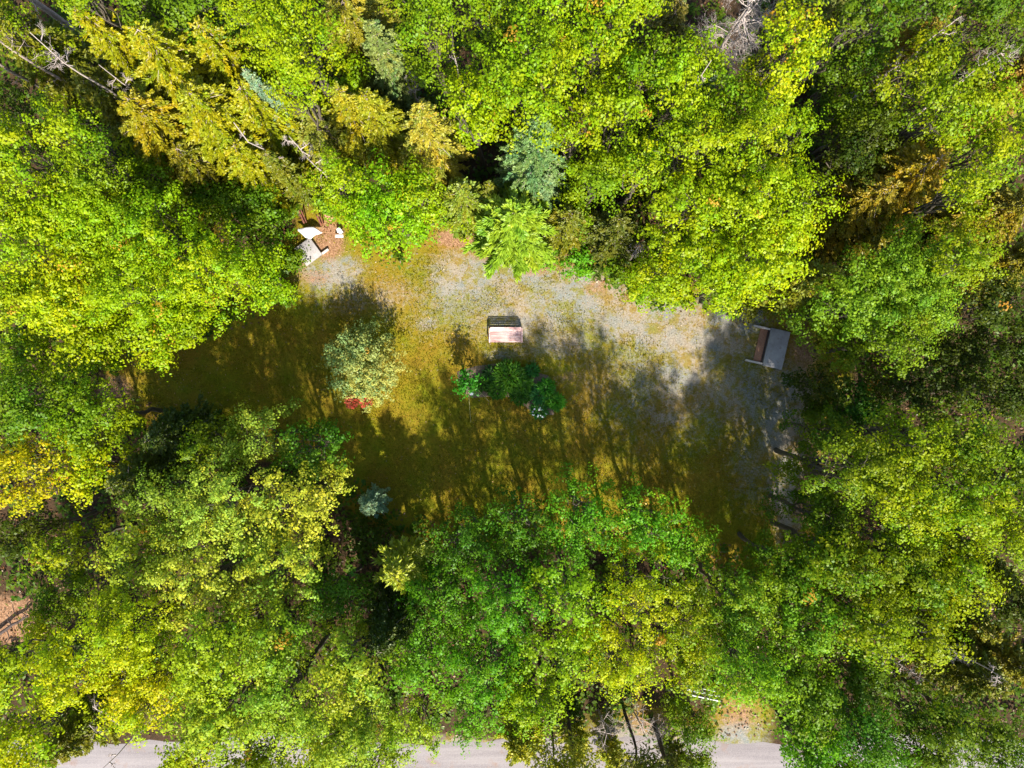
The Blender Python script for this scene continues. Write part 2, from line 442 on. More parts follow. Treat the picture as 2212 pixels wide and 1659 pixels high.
# road along the bottom
def road_material():
    m, n, l = newmat("road")
    tc = N(n, "ShaderNodeTexCoord"); v = tc.outputs['Object']
    a = noise(n, l, 22, 4, .8, v)
    mp = N(n, "ShaderNodeMapping"); mp.inputs['Scale'].default_value = (.12, 2.6, 1); l.new(v, mp.inputs[0])
    st = noise(n, l, 1, 4, .6, mp.outputs[0])
    c = mixrgb(n, l, ramp(n, l, st, .35, .65), (.17, .145, .15), (.28, .245, .24))
    c = mixrgb(n, l, ramp(n, l, a, .35, .7, .0, .5), c, (.46, .40, .38))
    c = mixrgb(n, l, ramp(n, l, noise(n, l, .8, 4, .6, v), .58, .7, 0, .6), c, (.28, .17, .12))
    p = N(n, "ShaderNodeBsdfPrincipled"); l.new(c, p.inputs['Base Color']); p.inputs['Roughness'].default_value = .9
    b = N(n, "ShaderNodeBump"); b.inputs['Strength'].default_value = .5; b.inputs['Distance'].default_value = .02
    l.new(a, b.inputs['Height']); l.new(b.outputs[0], p.inputs['Normal'])
    o = N(n, "ShaderNodeOutputMaterial"); l.new(p.outputs[0], o.inputs[0])
    return m
rx = np.linspace(-120, 120, 240)
edge = -19.1 + .25 * np.sin(rx * .35) + .12 * np.sin(rx * 1.9 + 1)
rv = []
for q in (0, .35, 5.5, 6):
    zz = .075 if 0 < q < 6 else .045
    rv.append(np.stack([rx, edge - q, np.full_like(rx, zz if abs(q - 3) < 3 else -.02)], 1))
rv = np.stack(rv); ii = np.arange(4 * 240).reshape(4, 240)
road = mesh_obj("road", rv.reshape(-1, 3), np.stack([ii[1:, :-1], ii[1:, 1:], ii[:-1, 1:], ii[:-1, :-1]], -1).reshape(-1, 4), road_material(), smooth=True)
road['kind'] = 'structure'

# short grass and fallen leaves of the clearing
def scatter_poly(n, poly, bx):
    x = rng.uniform(bx[0], bx[1], n); y = rng.uniform(bx[2], bx[3], n)
    k = in_poly(x, y, poly); return x[k], y[k]

M_GRASS = leaf_material("grass_blade", .3, .02)
x, y = scatter_poly(260000, clearW, (-21, 18, -9.5, 9))
def sample(field, x, y):
    ix = np.clip(np.searchsorted(gx, x) + 2, 0, nx - 1); iy = np.clip(np.searchsorted(gy, y) + 2, 0, ny - 1)
    return field[iy, ix]
pat = np.sin(x * 1.3 + 2 * np.sin(y * .7)) * np.sin(y * 1.1 + x * .4) + .6 * np.sin(x * 4.1 + y * 2.3) * np.sin(y * 5.2 - x)
keep = rng.random(len(x)) < np.clip(.75 + .4 * pat - .85 * sample(gravel, x, y) - .9 * sample(litter, x, y), .03, 1)
x, y = x[keep], y[keep]; pat = pat[keep]; n_ = len(x)
p0 = np.stack([x, y, ground_z(x, y) - .01], 1)
d = np.stack([rng.normal(size=n_) * .55, rng.normal(size=n_) * .55, np.ones(n_)], 1); tuft = rng.random(n_) < .25; hh = (rng.uniform(.03, .085, n_) * np.where(tuft, 1.8, 1))[:, None]
sd_ = np.stack([rng.normal(size=n_), rng.normal(size=n_), np.zeros(n_)], 1); sd_ /= np.linalg.norm(sd_, axis=1, keepdims=True)
V = np.stack([p0 - sd_ * .028, p0 + sd_ * .028, p0 + d * hh], 1).reshape(-1, 3)
gr = mesh_obj("grass", V, np.arange(3 * n_).reshape(-1, 3), M_GRASS, attrs={"leaf_tone": np.clip(rng.normal(.45, .5, n_), 0, 1.6), "twig_tone": np.clip(.5 + .22 * pat + rng.normal(size=n_) * .12, 0, .96)}, color=(.24, .215, .006))
put(gr, "short olive green grass growing thinly over the clearing", "grass", kind="stuff")

M_LITTER = leaf_material("dry_leaf", .15, .04)
x, y = scatter_poly(16000, clearW, (-21, 18, -9.5, 9))
k = rng.random(len(x)) < (.12 + .9 * sample(litter, x, y) + .3 * sample(gravel, x, y)); x, y = x[k], y[k]
pos = np.stack([x, y, ground_z(x, y) + .02], 1); nr = rng.normal(size=pos.shape) * .35 + (0, 0, 1)
V, F = leaves(pos, nr, .07, .7)
o = mesh_obj("leaf_litter", V, F, M_LITTER, attrs={"leaf_tone": rng.random(len(F)), "twig_tone": rng.uniform(.2, .96, len(F))}, color=(.34, .20, .10))
put(o, "dry tan and russet leaves fallen over the clearing", "fallen leaves", kind="stuff")
# fallen leaves on the forest floor
n_ = 45000; x = rng.uniform(-34, 34, n_); y = rng.uniform(-19, 27, n_); k = ~in_poly(x, y, clearW); x, y = x[k], y[k]
pos = np.stack([x, y, ground_z(x, y) + .03], 1); nr = rng.normal(size=pos.shape) * .4 + (0, 0, 1)
V, F = leaves(pos, nr, .13, .7)
o = mesh_obj("forest_leaf_litter", V, F, M_LITTER, attrs={"leaf_tone": rng.random(len(F)), "twig_tone": rng.uniform(0, .96, len(F))}, color=(.17, .075, .035))
put(o, "brown leaf litter under the trees around the clearing", "fallen leaves", kind="stuff")

# low undergrowth under the trees
nc = 9000; x = rng.uniform(-36, 36, nc); y = rng.uniform(-18.3, 28, nc)
cx, cy = x, y
dist = np.min(np.hypot(x[:, None] - clearW[None, :, 0], y[:, None] - clearW[None, :, 1]), 1)
open_ = blobs(x, y, [(20, 1340, 60, 50, 1), (250, 850, 40, 40, .9), (1600, 1540, 60, 60, .9), (700, 480, 60, 40, 1), (1690, 740, 60, 60, 1)])
k = (~in_poly(x, y, clearW)) & (dist > .5) & (open_ < .35) & (rng.random(nc) < .8); x, y = x[k], y[k]; nc = len(x)
per = 16
hz = rng.uniform(.25, 1.5, nc)
u = rng.normal(size=(nc, per, 3)); u /= np.linalg.norm(u, axis=2, keepdims=True); u *= rng.uniform(.2, 1, (nc, per, 1))
pos = (np.stack([x, y, hz * .6], 1)[:, None] + u * np.stack([hz * .5 + .15, hz * .5 + .15, hz * .45], 1)[:, None]).reshape(-1, 3); pos[:, 2] = np.maximum(pos[:, 2], .05)
nr = (u * .5 + np.array([0, 0, 1])).reshape(-1, 3) + rng.normal(size=(nc * per, 3)) * .3
V, F = leaves(pos, nr, .21, .7)
o = mesh_obj("undergrowth", V, F, M_LEAF, attrs={"leaf_tone": rng.random(len(F)), "twig_tone": np.clip(np.repeat(rng.normal(.4, .2, nc), per), 0, .96)}, color=(.09, .14, .006))
put(o, "low green undergrowth covering the forest floor between the trunks", "undergrowth", kind="stuff")

# ------------------------------------------------------------------ the forest, tree by tree
LIME = (.28, .35, .003); YEL = (.37, .41, .003); GOLD = (.32, .30, .003); OLIVE = (.19, .19, .010)
GREEN = (.13, .21, .005); DEEP = (.06, .16, .006); PALE = (.33, .40, .035); BLUE = (.16, .25, .075)
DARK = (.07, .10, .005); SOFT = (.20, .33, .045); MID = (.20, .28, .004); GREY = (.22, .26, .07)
RUST = (.30, .15, .02); YG = (.29, .38, .003)

# (x, y, radius, height, colour, label)
MAPLES = [
 # top band
 (215, 25, 62, 12, MID, "lime maple at the top edge beside the long bare diagonal trunk"),
 (22, 60, 62, 10, LIME, "bright green maple filling the top left corner, a few leaves turned orange"),
 (335, 35, 60, 9, GREEN, "dark green broadleaf at the top edge above the gold larches"),
 (455, 55, 75, 10, GREEN, "mid green broadleaf at the top edge behind the large gold larch"),
 (20, 235, 60, 8, DARK, "dark shaded broadleaf at the left edge below the thin leaning trunks"),
 (575, 60, 75, 12, LIME, "yellow-green maple at the top edge, first east of the gold larches"),
 (660, 125, 105, 13, LIME, "broad bright lime maple between the gold larches and the olive conifer, some orange leaves"),
 (655, 215, 55, 11, LIME, "smaller lime maple just below the broad lime maple east of the larches"),
 (935, 60, 95, 13, MID, "fresh green rounded maple at the top edge above the bleached snag"),
 (1060, 40, 70, 12, MID, "green maple at the top edge between fresh rounded maple and the pair of lime maples"),
 (1080, 120, 60, 10, GREEN, "darker green maple east of the bleached snag"),
 (1190, 60, 90, 13, YG, "yellow-tinged green maple at the middle of the top edge"),
 (1320, 40, 80, 13, LIME, "lime maple at the top edge west of the brown-olive conifer"),
 (1385, 25, 55, 12, LIME, "small lime crown touching the top edge beside the brown-olive conifer"),
 (1150, 200, 115, 13, LIME, "very bright lime maple north of the tall blue spruce"),
 (1275, 130, 75, 12, LIME, "light green maple in the second row under the middle of the top edge"),
 (1390, 165, 72, 12, MID, "mid green maple below the brown-olive conifer"),
 (1025, 250, 75, 10, YG, "sparse yellow-green tree beside the pinkish gold cone-shaped conifer"),
 (1245, 285, 58, 11, LIME, "lime maple just east of the tall blue spruce"),
 (1330, 260, 68, 11, LIME, "narrow lime maple between the blue spruce and the dark gap"),
 (1450, 215, 78, 12, YG, "yellow-green maple with bare twigs poking out, south of the grey brush"),
 (1500, 145, 60, 11, LIME, "small lime maple directly under the dead grey brush tree"),
 (1690, 115, 78, 13, YEL, "brightest yellow maple, upper right beside the dead grey brush tree"),
 (1650, 210, 62, 12, YEL, "lower yellow maple that joins the brightest yellow one"),
 (1560, 250, 72, 11, MID, "green maple west of the black gap in the canopy"),
 (1850, 60, 85, 13, GREEN, "dark green maple at the top edge, right of the olive-grey tree"),
 (1940, 40, 70, 12, GREEN, "deep green maple at the top edge over the tangle of pink bare branches"),
 (1835, 140, 62, 10, GREEN, "shaded green maple just above the black gap in the canopy"),
 (2080, 55, 80, 12, GREEN, "green broadleaf near the top right corner"),
 (1945, 190, 80, 12, LIME, "lit lime maple under the tangle of pink bare branches"),
 (1860, 265, 80, 9, GREEN, "dull green shaded maple below the black gap in the canopy"),
 (1990, 270, 78, 12, YG, "yellow-green maple speckled orange, north of the rusty gold larch"),
 (2090, 240, 82, 12, YG, "yellow-green maple near the right edge, level with the black gap"),
 (2110, 340, 70, 11, YG, "light maple near the right edge beside the rusty gold larch"),
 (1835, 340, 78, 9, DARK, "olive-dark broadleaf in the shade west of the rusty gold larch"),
 (1480, 330, 75, 12, LIME, "bright lime maple in the middle of the eastern canopy"),
 (1590, 330, 85, 12, LIME, "lime maple south of the lower yellow maple"),
 (1690, 300, 55, 10, LIME, "small lime maple at the southern tip of the yellow maples"),
 (1380, 370, 75, 11, LIME, "green maple between the small blue spruce and the eastern canopy"),
 (1290, 400, 60, 9, MID, "mid green tree behind the dark shrubs on the north edge of the clearing"),
 (1480, 450, 85, 11, LIME, "lime maple above the grey twiggy shrub"),
 (1600, 440, 95, 12, YG, "big yellow-lime maple in the middle of the eastern canopy"),
 (1700, 450, 80, 12, YG, "yellow-green maple left of the rusty gold larch"),
 (1640, 555, 105, 11, YEL, "large yellow maple directly above the right stone slab"),
 (1500, 560, 75, 9, LIME, "lime tree leaning over the north-east edge of the clearing"),
 (1425, 600, 62, 7, LIME, "low bright green tree at the clearing edge beside the grey twiggy shrub"),
 (1560, 620, 60, 7, YG, "low yellow-green tree at the clearing edge, just west of the large yellow maple"),
 (1655, 635, 55, 5, OLIVE, "olive green tree whose lowest twigs touch the rails of the right slab"),
 (1950, 620, 130, 10, (.22, .36, .012), "huge rounded bright green maple east of the right stone slab"),
 (1840, 650, 90, 9.5, (.22, .36, .012), "western bulge of bright green maple nearest the right stone slab"),
 (2040, 550, 75, 12, LIME, "green maple behind the huge rounded maple on the east side"),
 (1920, 740, 80, 10, MID, "lower green maple hanging over the black shade east of the right slab"),
 (2040, 430, 60, 12, YG, "yellow-green maple just south of the rusty gold larch tip"),
 # left
 (70, 350, 92, 11, LIME, "lime maple at the left edge under the dark shaded broadleaf"),
 (190, 300, 62, 11, LIME, "lime maple with upright sprays south of the thin leaning trunks"),
 (235, 375, 72, 10, MID, "green maple between the left-edge limes and the gold larches"),
 (345, 420, 62, 9, MID, "small green maple below the gold larches"),
 (60, 480, 92, 12, YG, "yellow-green maple with orange sprigs on the left edge"),
 (195, 470, 100, 12, YG, "yellow-lime maple with visible grey branches, upper part of the great western maples"),
 (330, 500, 105, 12, YG, "broad yellow-lime maple, upper middle of the great western maples"),
 (160, 600, 115, 12, YEL, "yellowest of the great western maples"),
 (310, 620, 115, 12, YG, "central crown of the great western maples"),
 (450, 580, 105, 12, YG, "yellow-lime maple whose crown reaches towards the left slab"),
 (560, 600, 78, 9, YG, "eastern crown of the western maples, its tip over the lawn"),
 (60, 640, 90, 11, LIME, "lime maple low on the left edge beside the yellowest crown"),
 (180, 720, 95, 10, LIME, "southern lime crown of the great western maples"),
 (350, 715, 88, 9, YG, "southern yellow-lime crown hanging over the dark west end of the lawn"),
 (60, 760, 70, 9, MID, "green broadleaf on the left edge below the western maples"),
 (545, 455, 82, 8, GREEN, "dark green broadleaf between the gold larches and the left slab"),
 (455, 440, 50, 7, GREEN, "small dark green tree in the shade below the gold larches"),
 (622, 565, 30, 3, GREEN, "low green tree overhanging the left slab"),
 (608, 440, 32, 4, GREEN, "small green tree beside the rusty beams"),
 (842, 452, 106, 8, (.25, .40, .004), "brilliant lime maple spreading its lower branches over the north-west of the lawn"),
 (740, 400, 62, 9, LIME, "lime tree behind the brilliant lime maple, near the terracotta box"),
 (905, 420, 60, 8, LIME, "lime tree tucked below the pinkish gold cone-shaped conifer"),
 # west side below
 (70, 870, 88, 10, GREEN, "green broadleaf on the left edge west of the russet earth patch"),
 (190, 900, 88, 9, MID, "mid green broadleaf directly south-west of the russet earth patch"),
 (75, 1010, 100, 11, (.38, .36, .004), "yellow and orange broadleaf on the left edge"),
 (195, 1010, 72, 9, YG, "yellow-green broadleaf just east of the yellow and orange one"),
 (60, 1150, 72, 9, DARK, "dark twiggy broadleaf on the left edge above the orange earth"),
 (140, 1190, 60, 10, MID, "light spray of a green tree above the orange earth"),
 (45, 1425, 82, 11, LIME, "lime maple on the left edge below the orange earth"),
 (150, 1290, 62, 8, GREEN, "green tree in the dark strip east of the orange earth"),
 # south-west maples
 (470, 975, 80, 9, GREEN, "green maple at the north-west corner of the southern canopy"),
 (560, 950, 80, 10, (.24, .33, .03), "pale-tipped maple jutting into the dark west end of the lawn"),
 (680, 970, 80, 9, DEEP, "deep green maple on the south-west edge of the lawn"),
 (370, 1080, 90, 11, (.20, .28, .02), "light green maple beside the olive shaded conifers"),
 (500, 1090, 110, 13, PALE, "pale lime maple in the north of the south-western group"),
 (640, 1090, 105, 12, PALE, "pale lime maple above the small blue-grey spruce by the lawn"),
 (320, 1200, 100, 12, (.28, .36, .02), "pale lime maple on the west of the south-western group"),
 (460, 1240, 115, 13, PALE, "palest and largest maple in the middle of the south-western group"),
 (610, 1220, 105, 12, (.28, .37, .03), "pale green maple, east of the palest large one"),
 (300, 1350, 100, 12, YG, "yellow-green maple in the lower south-western group, beside a black hole in the canopy"),
 (470, 1400, 100, 12, (.22, .34, .01), "green maple just below the black hole in the canopy"),
 (600, 1370, 90, 11, (.20, .31, .012), "green maple between the two small dark holes of the southern canopy"),
 (180, 1430, 82, 11, YG, "yellowish maple above the dead branches near the road"),
 (330, 1480, 90, 11, YEL, "yellow maple just north of the grey road opening"),
 (480, 1530, 92, 11, (.24, .35, .02), "green maple at the bottom, east of the grey road opening"),
 (620, 1500, 92, 11, (.22, .34, .02), "light green maple above the bottom edge, second east of the road opening"),
 (60, 1590, 92, 10, YG, "yellow-green broadleaf in the bottom left corner"),
 (760, 1440, 90, 11, (.24, .34, .02), "light green maple in the middle of the southern canopy"),
 (760, 1580, 95, 11, (.24, .34, .02), "pale green maple at the bottom edge west of the bright road strip"),
 (560, 1640, 80, 8, GREEN, "soft green tree at the bottom edge beside the grey road opening"),
 (900, 1570, 80, 10, (.20, .33, .015), "green maple overhanging the bright road strip"),
 (730, 1280, 70, 9, DEEP, "dark green tree south of the dark hollow by the lawn"),
 # south-centre maples
 (1010, 1170, 85, 10, DEEP, "deep green maple at the lawn edge, east of the star-shaped pine"),
 (1130, 1130, 92, 11, DEEP, "deep green maple on the south edge of the lawn, sprays lit at the tips"),
 (1260, 1120, 100, 12, (.10, .27, .008), "rich green maple in the middle of the south edge of the lawn"),
 (1400, 1130, 95, 12, (.12, .29, .008), "rich green maple with bright finger-like sprays on the south edge"),
 (1470, 1180, 75, 10, (.14, .30, .01), "bright tipped maple at the south-east corner of the lawn"),
 (960, 1290, 88, 10, (.08, .22, .006), "dark green maple south of the star-shaped pine"),
 (1090, 1280, 100, 12, (.08, .24, .006), "dense green maple behind the south edge of the lawn"),
 (1230, 1270, 100, 13, (.15, .30, .006), "tall green maple in the centre of the southern canopy"),
 (1370, 1270, 95, 13, LIME, "yellow-lit maple in the centre east of the southern canopy"),
 (920, 1410, 95, 11, (.10, .25, .006), "green maple with forked white twigs"),
 (1060, 1420, 95, 12, (.09, .25, .006), "green maple with a pale trunk showing through"),
 (1200, 1400, 100, 12, (.20, .33, .006), "bright green maple in the lower centre"),
 (1340, 1410, 100, 12, YG, "yellow-green maple north of the bare-trunked trees by the road"),
 (1480, 1330, 90, 12, MID, "mid green maple east of the yellow-lit maple"),
 (1030, 1530, 80, 11, (.12, .28, .006), "green maple with drooping sprays over the road edge"),
 (1150, 1500, 78, 11, (.18, .32, .006), "green maple just above the black-stemmed larches"),
 (1490, 1440, 70, 10, MID, "green maple directly above the white rail fence"),
 (1590, 1300, 85, 10, (.15, .26, .008), "dull green maple south of the shaded lawn corner"),
 (1600, 1430, 85, 11, (.20, .33, .008), "light green maple east of the white rail fence"),
 (1500, 1560, 60, 8, GREEN, "low dark green tree between the bare-trunked trees and the pale path"),
 # east and south-east
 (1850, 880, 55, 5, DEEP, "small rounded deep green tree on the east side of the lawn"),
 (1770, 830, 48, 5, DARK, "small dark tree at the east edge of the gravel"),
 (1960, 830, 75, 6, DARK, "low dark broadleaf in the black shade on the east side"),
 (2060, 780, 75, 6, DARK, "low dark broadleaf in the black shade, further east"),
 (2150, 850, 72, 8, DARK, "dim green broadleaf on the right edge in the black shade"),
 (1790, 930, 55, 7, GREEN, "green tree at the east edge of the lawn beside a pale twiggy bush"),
 (1830, 1010, 90, 11, MID, "green maple on the east edge of the lawn with orange sprigs"),
 (1940, 950, 78, 11, LIME, "lime maple on the south rim of the black shade"),
 (2060, 960, 85, 11, MID, "green maple on the right side, south of the black shade"),
 (1930, 1070, 95, 12, YG, "bright yellow-green maple, biggest of the eastern group"),
 (2060, 1080, 90, 12, YG, "yellow-green maple second from the right edge in the eastern group"),
 (2160, 1010, 72, 10, GREEN, "green broadleaf on the right edge, level with the eastern maples"),
 (1780, 1120, 72, 9, GREEN, "dark green maple at the south-east corner of the gravel strip"),
 (2160, 1130, 72, 11, YG, "yellow-lit maple touching the right edge"),
 (1700, 1220, 80, 9, GREEN, "shaded maple directly south of the dark corner of the lawn"),
 (1820, 1210, 90, 11, MID, "green maple between the dark lawn corner and the yellow eastern group"),
 (1950, 1220, 88, 11, MID, "green maple below the biggest eastern maple"),
 (2050, 1230, 80, 11, YG, "yellow-green maple right of centre in the south-eastern canopy"),
 (1740, 1340, 90, 10, (.18, .30, .01), "light green maple in the south-eastern canopy, north of the dark hollow"),
 (1870, 1330, 92, 11, LIME, "lime maple in the heart of the south-eastern canopy"),
 (1990, 1340, 80, 11, LIME, "lime maple north of the reddish leaf patch"),
 (1720, 1480, 90, 10, GREEN, "dark green maple east of the pale path"),
 (1840, 1460, 82, 9, GREEN, "dark green maple south of the small lime clump"),
 (1735, 1600, 88, 10, (.14, .30, .006), "bright green maple at the bottom edge beside the pale path"),
 (1850, 1580, 90, 11, (.10, .24, .006), "green maple at the bottom edge, second from the pale path"),
 (2000, 1560, 90, 10, GREEN, "green maple near the bottom edge below the reddish leaf patch"),
 (2130, 1600, 85, 10, GREEN, "green broadleaf in the bottom right corner"),
 (420, 1635, 70, 10, YG, "yellow-green maple cut by the bottom edge, just east of the grey road opening"),
 (690, 1650, 75, 10, (.24, .34, .02), "light green maple cut by the bottom edge, midway between the two road openings"),
 (820, 1655, 65, 10, (.22, .34, .02), "light green maple cut by the bottom edge, west side of the bright road strip"),
 (1505, 1650, 36, 4, GREEN, "green maple cut by the bottom edge, west of the pale path"),
 (1960, 1650, 80, 10, GREEN, "green maple cut by the bottom edge in the south-east"),
 (1830, 1660, 70, 10, MID, "mid green maple cut by the bottom edge, east of the pale path"),
 (40, 1660, 70, 9, YG, "yellow-green maple cut by the bottom edge in the south-west corner"),
 (2120, 650, 72, 9, DARK, "shade-dark added broadleaf on the right edge between the brown conifers and the black shade"),  # filler tree, put in with a dark colour to give the black shade
 (2190, 740, 60, 8, DARK, "shade-dark added broadleaf on the right edge in the upper part of the black shade"),  # second tree added in dark colour to fill out the black shade
 (2190, 60, 55, 10, GREEN, "green broadleaf cut by the right edge in the top corner"),
 (2170, 1300, 60, 8, DARK, "dark brownish broadleaf on the right edge beside the lime maples"),
]
for a in MAPLES:
    px, py, r, h, col, lab = a
    south = py > 1090 and 780 < px < 1560
    sw = px < 780 and 930 < py < 1300
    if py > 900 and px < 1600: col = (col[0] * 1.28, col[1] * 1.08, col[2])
    elif px > 1750: col = (col[0] * .86, col[1] * .82, col[2])  # lens vignette painted into the colour of the eastern crowns
    if px < 660 and 400 < py < 800: h -= 2.3
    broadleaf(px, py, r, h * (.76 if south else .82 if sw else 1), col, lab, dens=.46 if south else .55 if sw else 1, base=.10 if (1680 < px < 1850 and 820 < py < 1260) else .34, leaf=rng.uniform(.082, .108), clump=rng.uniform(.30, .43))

# conifers: larch-like gold ones, olive hemlocks, blue spruces
CONIFERS = [
 (290, 110, 62, 15, GOLD, "narrow tall gold larch pointing to the top left corner"),
 (400, 175, 105, 15, GOLD, "largest gold larch of the north-western group"),
 (500, 150, 78, 14, GOLD, "gold larch on the upper east of the north-western group"),
 (260, 215, 62, 12, OLIVE, "olive larch with bare grey branches west of the largest gold larch"),
 (360, 290, 92, 13, (.33, .27, .006), "gold-green larch below the largest one"),
 (480, 270, 95, 14, GOLD, "bright gold larch in the middle of the north-western group"),
 (580, 260, 80, 13, GOLD, "gold larch beside the pale lichen twigs"),
 (430, 360, 75, 10, (.25, .22, .008), "lower olive-gold larch above the dark hollow"),
 (550, 355, 78, 11, GOLD, "southern gold larch just above the dark hollow"),
 (625, 380, 42, 8, OLIVE, "thin brownish conifer at the south tip of the gold larches"),
 (95, 115, 75, 12, OLIVE, "olive hemlock behind the bleached branches near the top left corner"),
 (770, 50, 85, 13, (.30, .26, .02), "olive-gold conifer at the top edge"),
 (835, 130, 52, 12, GREY, "grey-green conifer beside the olive-gold one at the top edge"),
 (690, 275, 62, 11, (.28, .27, .03), "grey-olive conifer beside the pale lichen twigs"),
 (760, 255, 58, 12, (.34, .30, .01), "first of the two olive-gold conifers under the dark hollow"),
 (825, 265, 52, 12, (.32, .30, .01), "second of the two olive-gold conifers, nearer the cone-shaped one"),
 (925, 300, 62, 14, (.37, .31, .03), "tall cone-shaped conifer, pinkish gold, standing alone"),
 (1440, 90, 58, 12, (.20, .17, .03), "brown-olive conifer at the top, west of the dead grey brush tree"),
 (1770, 60, 58, 11, (.28, .27, .06), "olive-grey conifer behind the brightest yellow maple"),
 (1910, 400, 95, 15, (.36, .24, .008), "rusty gold larch in the eastern canopy"),
 (1840, 440, 75, 13, (.28, .20, .01), "lower limb-like rusty larch west of the rusty gold one"),
 (1870, 500, 60, 9, (.24, .20, .01), "olive-brown conifer north of the huge rounded maple"),
 (2130, 470, 80, 11, (.27, .20, .01), "brown-olive conifer on the right edge"),
 (2180, 570, 60, 10, (.24, .20, .01), "dull brown conifer on the right edge above the black shade"),
 (2190, 180, 60, 11, (.36, .22, .04), "rust-tinted conifer on the right edge near the top"),
 (1970, 95, 50, 11, (.34, .24, .03), "orange-tan conifer behind the pink bare branches"),
 (1050, 420, 40, 6, OLIVE, "small olive conifer between the cone-shaped one and the soft green pine"),
 (1230, 480, 52, 6, OLIVE, "olive conifer just east of the small blue spruce"),
 (1320, 500, 62, 6, (.12, .13, .01), "dark brownish conifer on the north edge of the lawn"),
 (370, 935, 52, 7, (.08, .11, .008), "dark olive conifer in the shade at the west end of the lawn"),
 (320, 1020, 58, 8, (.13, .15, .01), "olive conifer south of the dark one at the west end"),
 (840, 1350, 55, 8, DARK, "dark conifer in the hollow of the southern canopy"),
 (2080, 1440, 75, 10, OLIVE, "olive conifer in the south-east beside a grey twiggy tree"),
 (2160, 1420, 62, 10, (.24, .20, .01), "brownish olive conifer on the right edge in the south-east"),
 (2140, 1240, 52, 9, OLIVE, "olive conifer near the right edge below the yellow-lit maple"),
 (1745, 600, 50, 8, (.28, .26, .02), "olive-gold conifer between the large yellow maple and the huge rounded one"),
 (190, 1560, 62, 8, OLIVE, "olive conifer beside the dead branches near the road"),
 (2080, 1340, 45, 9, (.24, .22, .01), "small olive-gold conifer east of the lime maples in the south-east"),
 (990, 430, 48, 7, (.24, .27, .02), "green-olive conifer at the foot of the pinkish gold one"),
]
for px, py, r, h, col, lab in CONIFERS:
    conifer(px, py, r, h, col, lab, bare=.04)

def spruce(px, py, r, h, col, lab):
    return conifer(px, py, r, h, col, lab, dens=1.15, droop=.05, twig=.18, wid=.034, name="spruce_tree", group="blue spruces")
spruce(1148, 345, 62, 11.5, BLUE, "tall blue-green spruce in the middle of the northern trees")
spruce(1172, 410, 36, 7, (.22, .31, .14), "small pale blue spruce just below the tall blue-green one")
spruce(800, 1090, 34, 4.5, (.24, .33, .20), "small blue-grey spruce at the south edge of the lawn")
spruce(615, 245, 34, 10, (.24, .32, .20), "grey-blue spruce tip between the gold larches and the lime maple")
spruce(1500, 235, 34, 9, (.24, .34, .20), "grey-blue spruce among the yellow-green maples")

# soft white pine on the clearing edge and the star-shaped one
conifer(1110, 480, 78, 7, (.27, .38, .02), "soft bright green pine on the north edge of the lawn", dens=1.8, twig=.34, wid=.04, droop=.0, name="pine_tree", power=.6)
conifer(872, 1215, 46, 7, (.36, .38, .02), "star-shaped young pine in the dark hollow south of the lawn", dens=1.2, twig=.34, droop=-.05, name="pine_tree", base=.45, wh=.7)

# low shrubs on the edge of the clearing
SH = "shrubs at the edge of the clearing"
for px, py, r, h, col, lab in [
 (1190, 500, 45, 3, LIME, "bright green shrub beside the soft green pine"),
 (1180, 555, 30, 1.6, (.2, .36, .02), "low light green shrub beside the red earth on the north edge"),
 (1250, 560, 42, 2.4, (.14, .32, .01), "green shrub on the north edge, east of the red earth"),
 (1330, 580, 42, 2.6, GREEN, "green shrub in front of the dark brownish conifer"),
 (1380, 620, 32, 2, (.2, .33, .01), "low light shrub at the clearing edge under the grey twiggy shrub"),
 (1000, 470, 42, 3, YG, "yellow-green shrub above the pink earth on the north edge"),
 (1480, 640, 36, 2.2, LIME, "low lime shrub on the north-east edge of the clearing"),
 (1780, 740, 30, 2, (.30, .24, .02), "shrub with orange leaves beside the right slab"),
 (1770, 880, 32, 2, DARK, "dark shrub at the east edge of the gravel"),
 (700, 445, 28, 3, (.2, .3, .01), "green shrub behind the terracotta box"),
 (610, 640, 26, 2, GREEN, "green shrub south of the left slab"),
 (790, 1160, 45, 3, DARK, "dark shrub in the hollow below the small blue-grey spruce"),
 (1440, 520, 0, 0, None, None)]:
    if lab: broadleaf(px, py, r, h, col, lab, leaf=.12, clump=.26, name="shrub", base=.1, cat="shrub", group=SH, dens=1.1)

# ornamental tree on the lawn
broadleaf(780, 787, 90, 3.4, (.36, .37, .11), "round grey-green ornamental tree standing alone on the lawn", leaf=.085, clump=.24, dens=1.0, name="ornamental_tree", base=.16, cat="tree", group="trees on the lawn", flat=.8)
broadleaf(1011, 825, 32, 2.6, (.045, .22, .012), "small round dark green tree tied to stakes at the west end of the garden bed", leaf=.11, clump=.2, name="ornamental_tree", base=.4, cat="tree", group="trees on the lawn")

# dead trees
dead_tree(140, 140, 55, 12, "bleached bare branches hanging beside the olive hemlock near the top left corner", n=14, thick=.9)
dead_tree(285, 190, 42, 10, "bare grey branches showing inside the olive larch", n=8)
dead_tree(1002, 150, 40, 9, "bleached forked snag among the dark gaps at the top", n=4, depth=2, thick=1.7)
dead_tree(1580, 55, 105, 12, "dead grey-pink brush tree at the top edge", n=36, depth=4, thick=1.25)
dead_tree(1985, 100, 45, 11, "pink bare branches in the upper right canopy", n=10)
dead_tree(2120, 160, 55, 9, "dark bare branches near the right edge, top", n=12)
dead_tree(655, 325, 40, 9, "pale lichen-grey twigs at the east end of the gold larches", n=12)
dead_tree(1385, 535, 26, 5, "grey twiggy shrub on the north-east edge of the lawn", n=14, depth=3, name="dead_shrub", low=.1)
dead_tree(2110, 1440, 36, 9, "grey twiggy tree in the south-east", n=10)
dead_tree(275, 1590, 30, 8, "white bare branches over the grey road opening", n=8, thick=1.2)
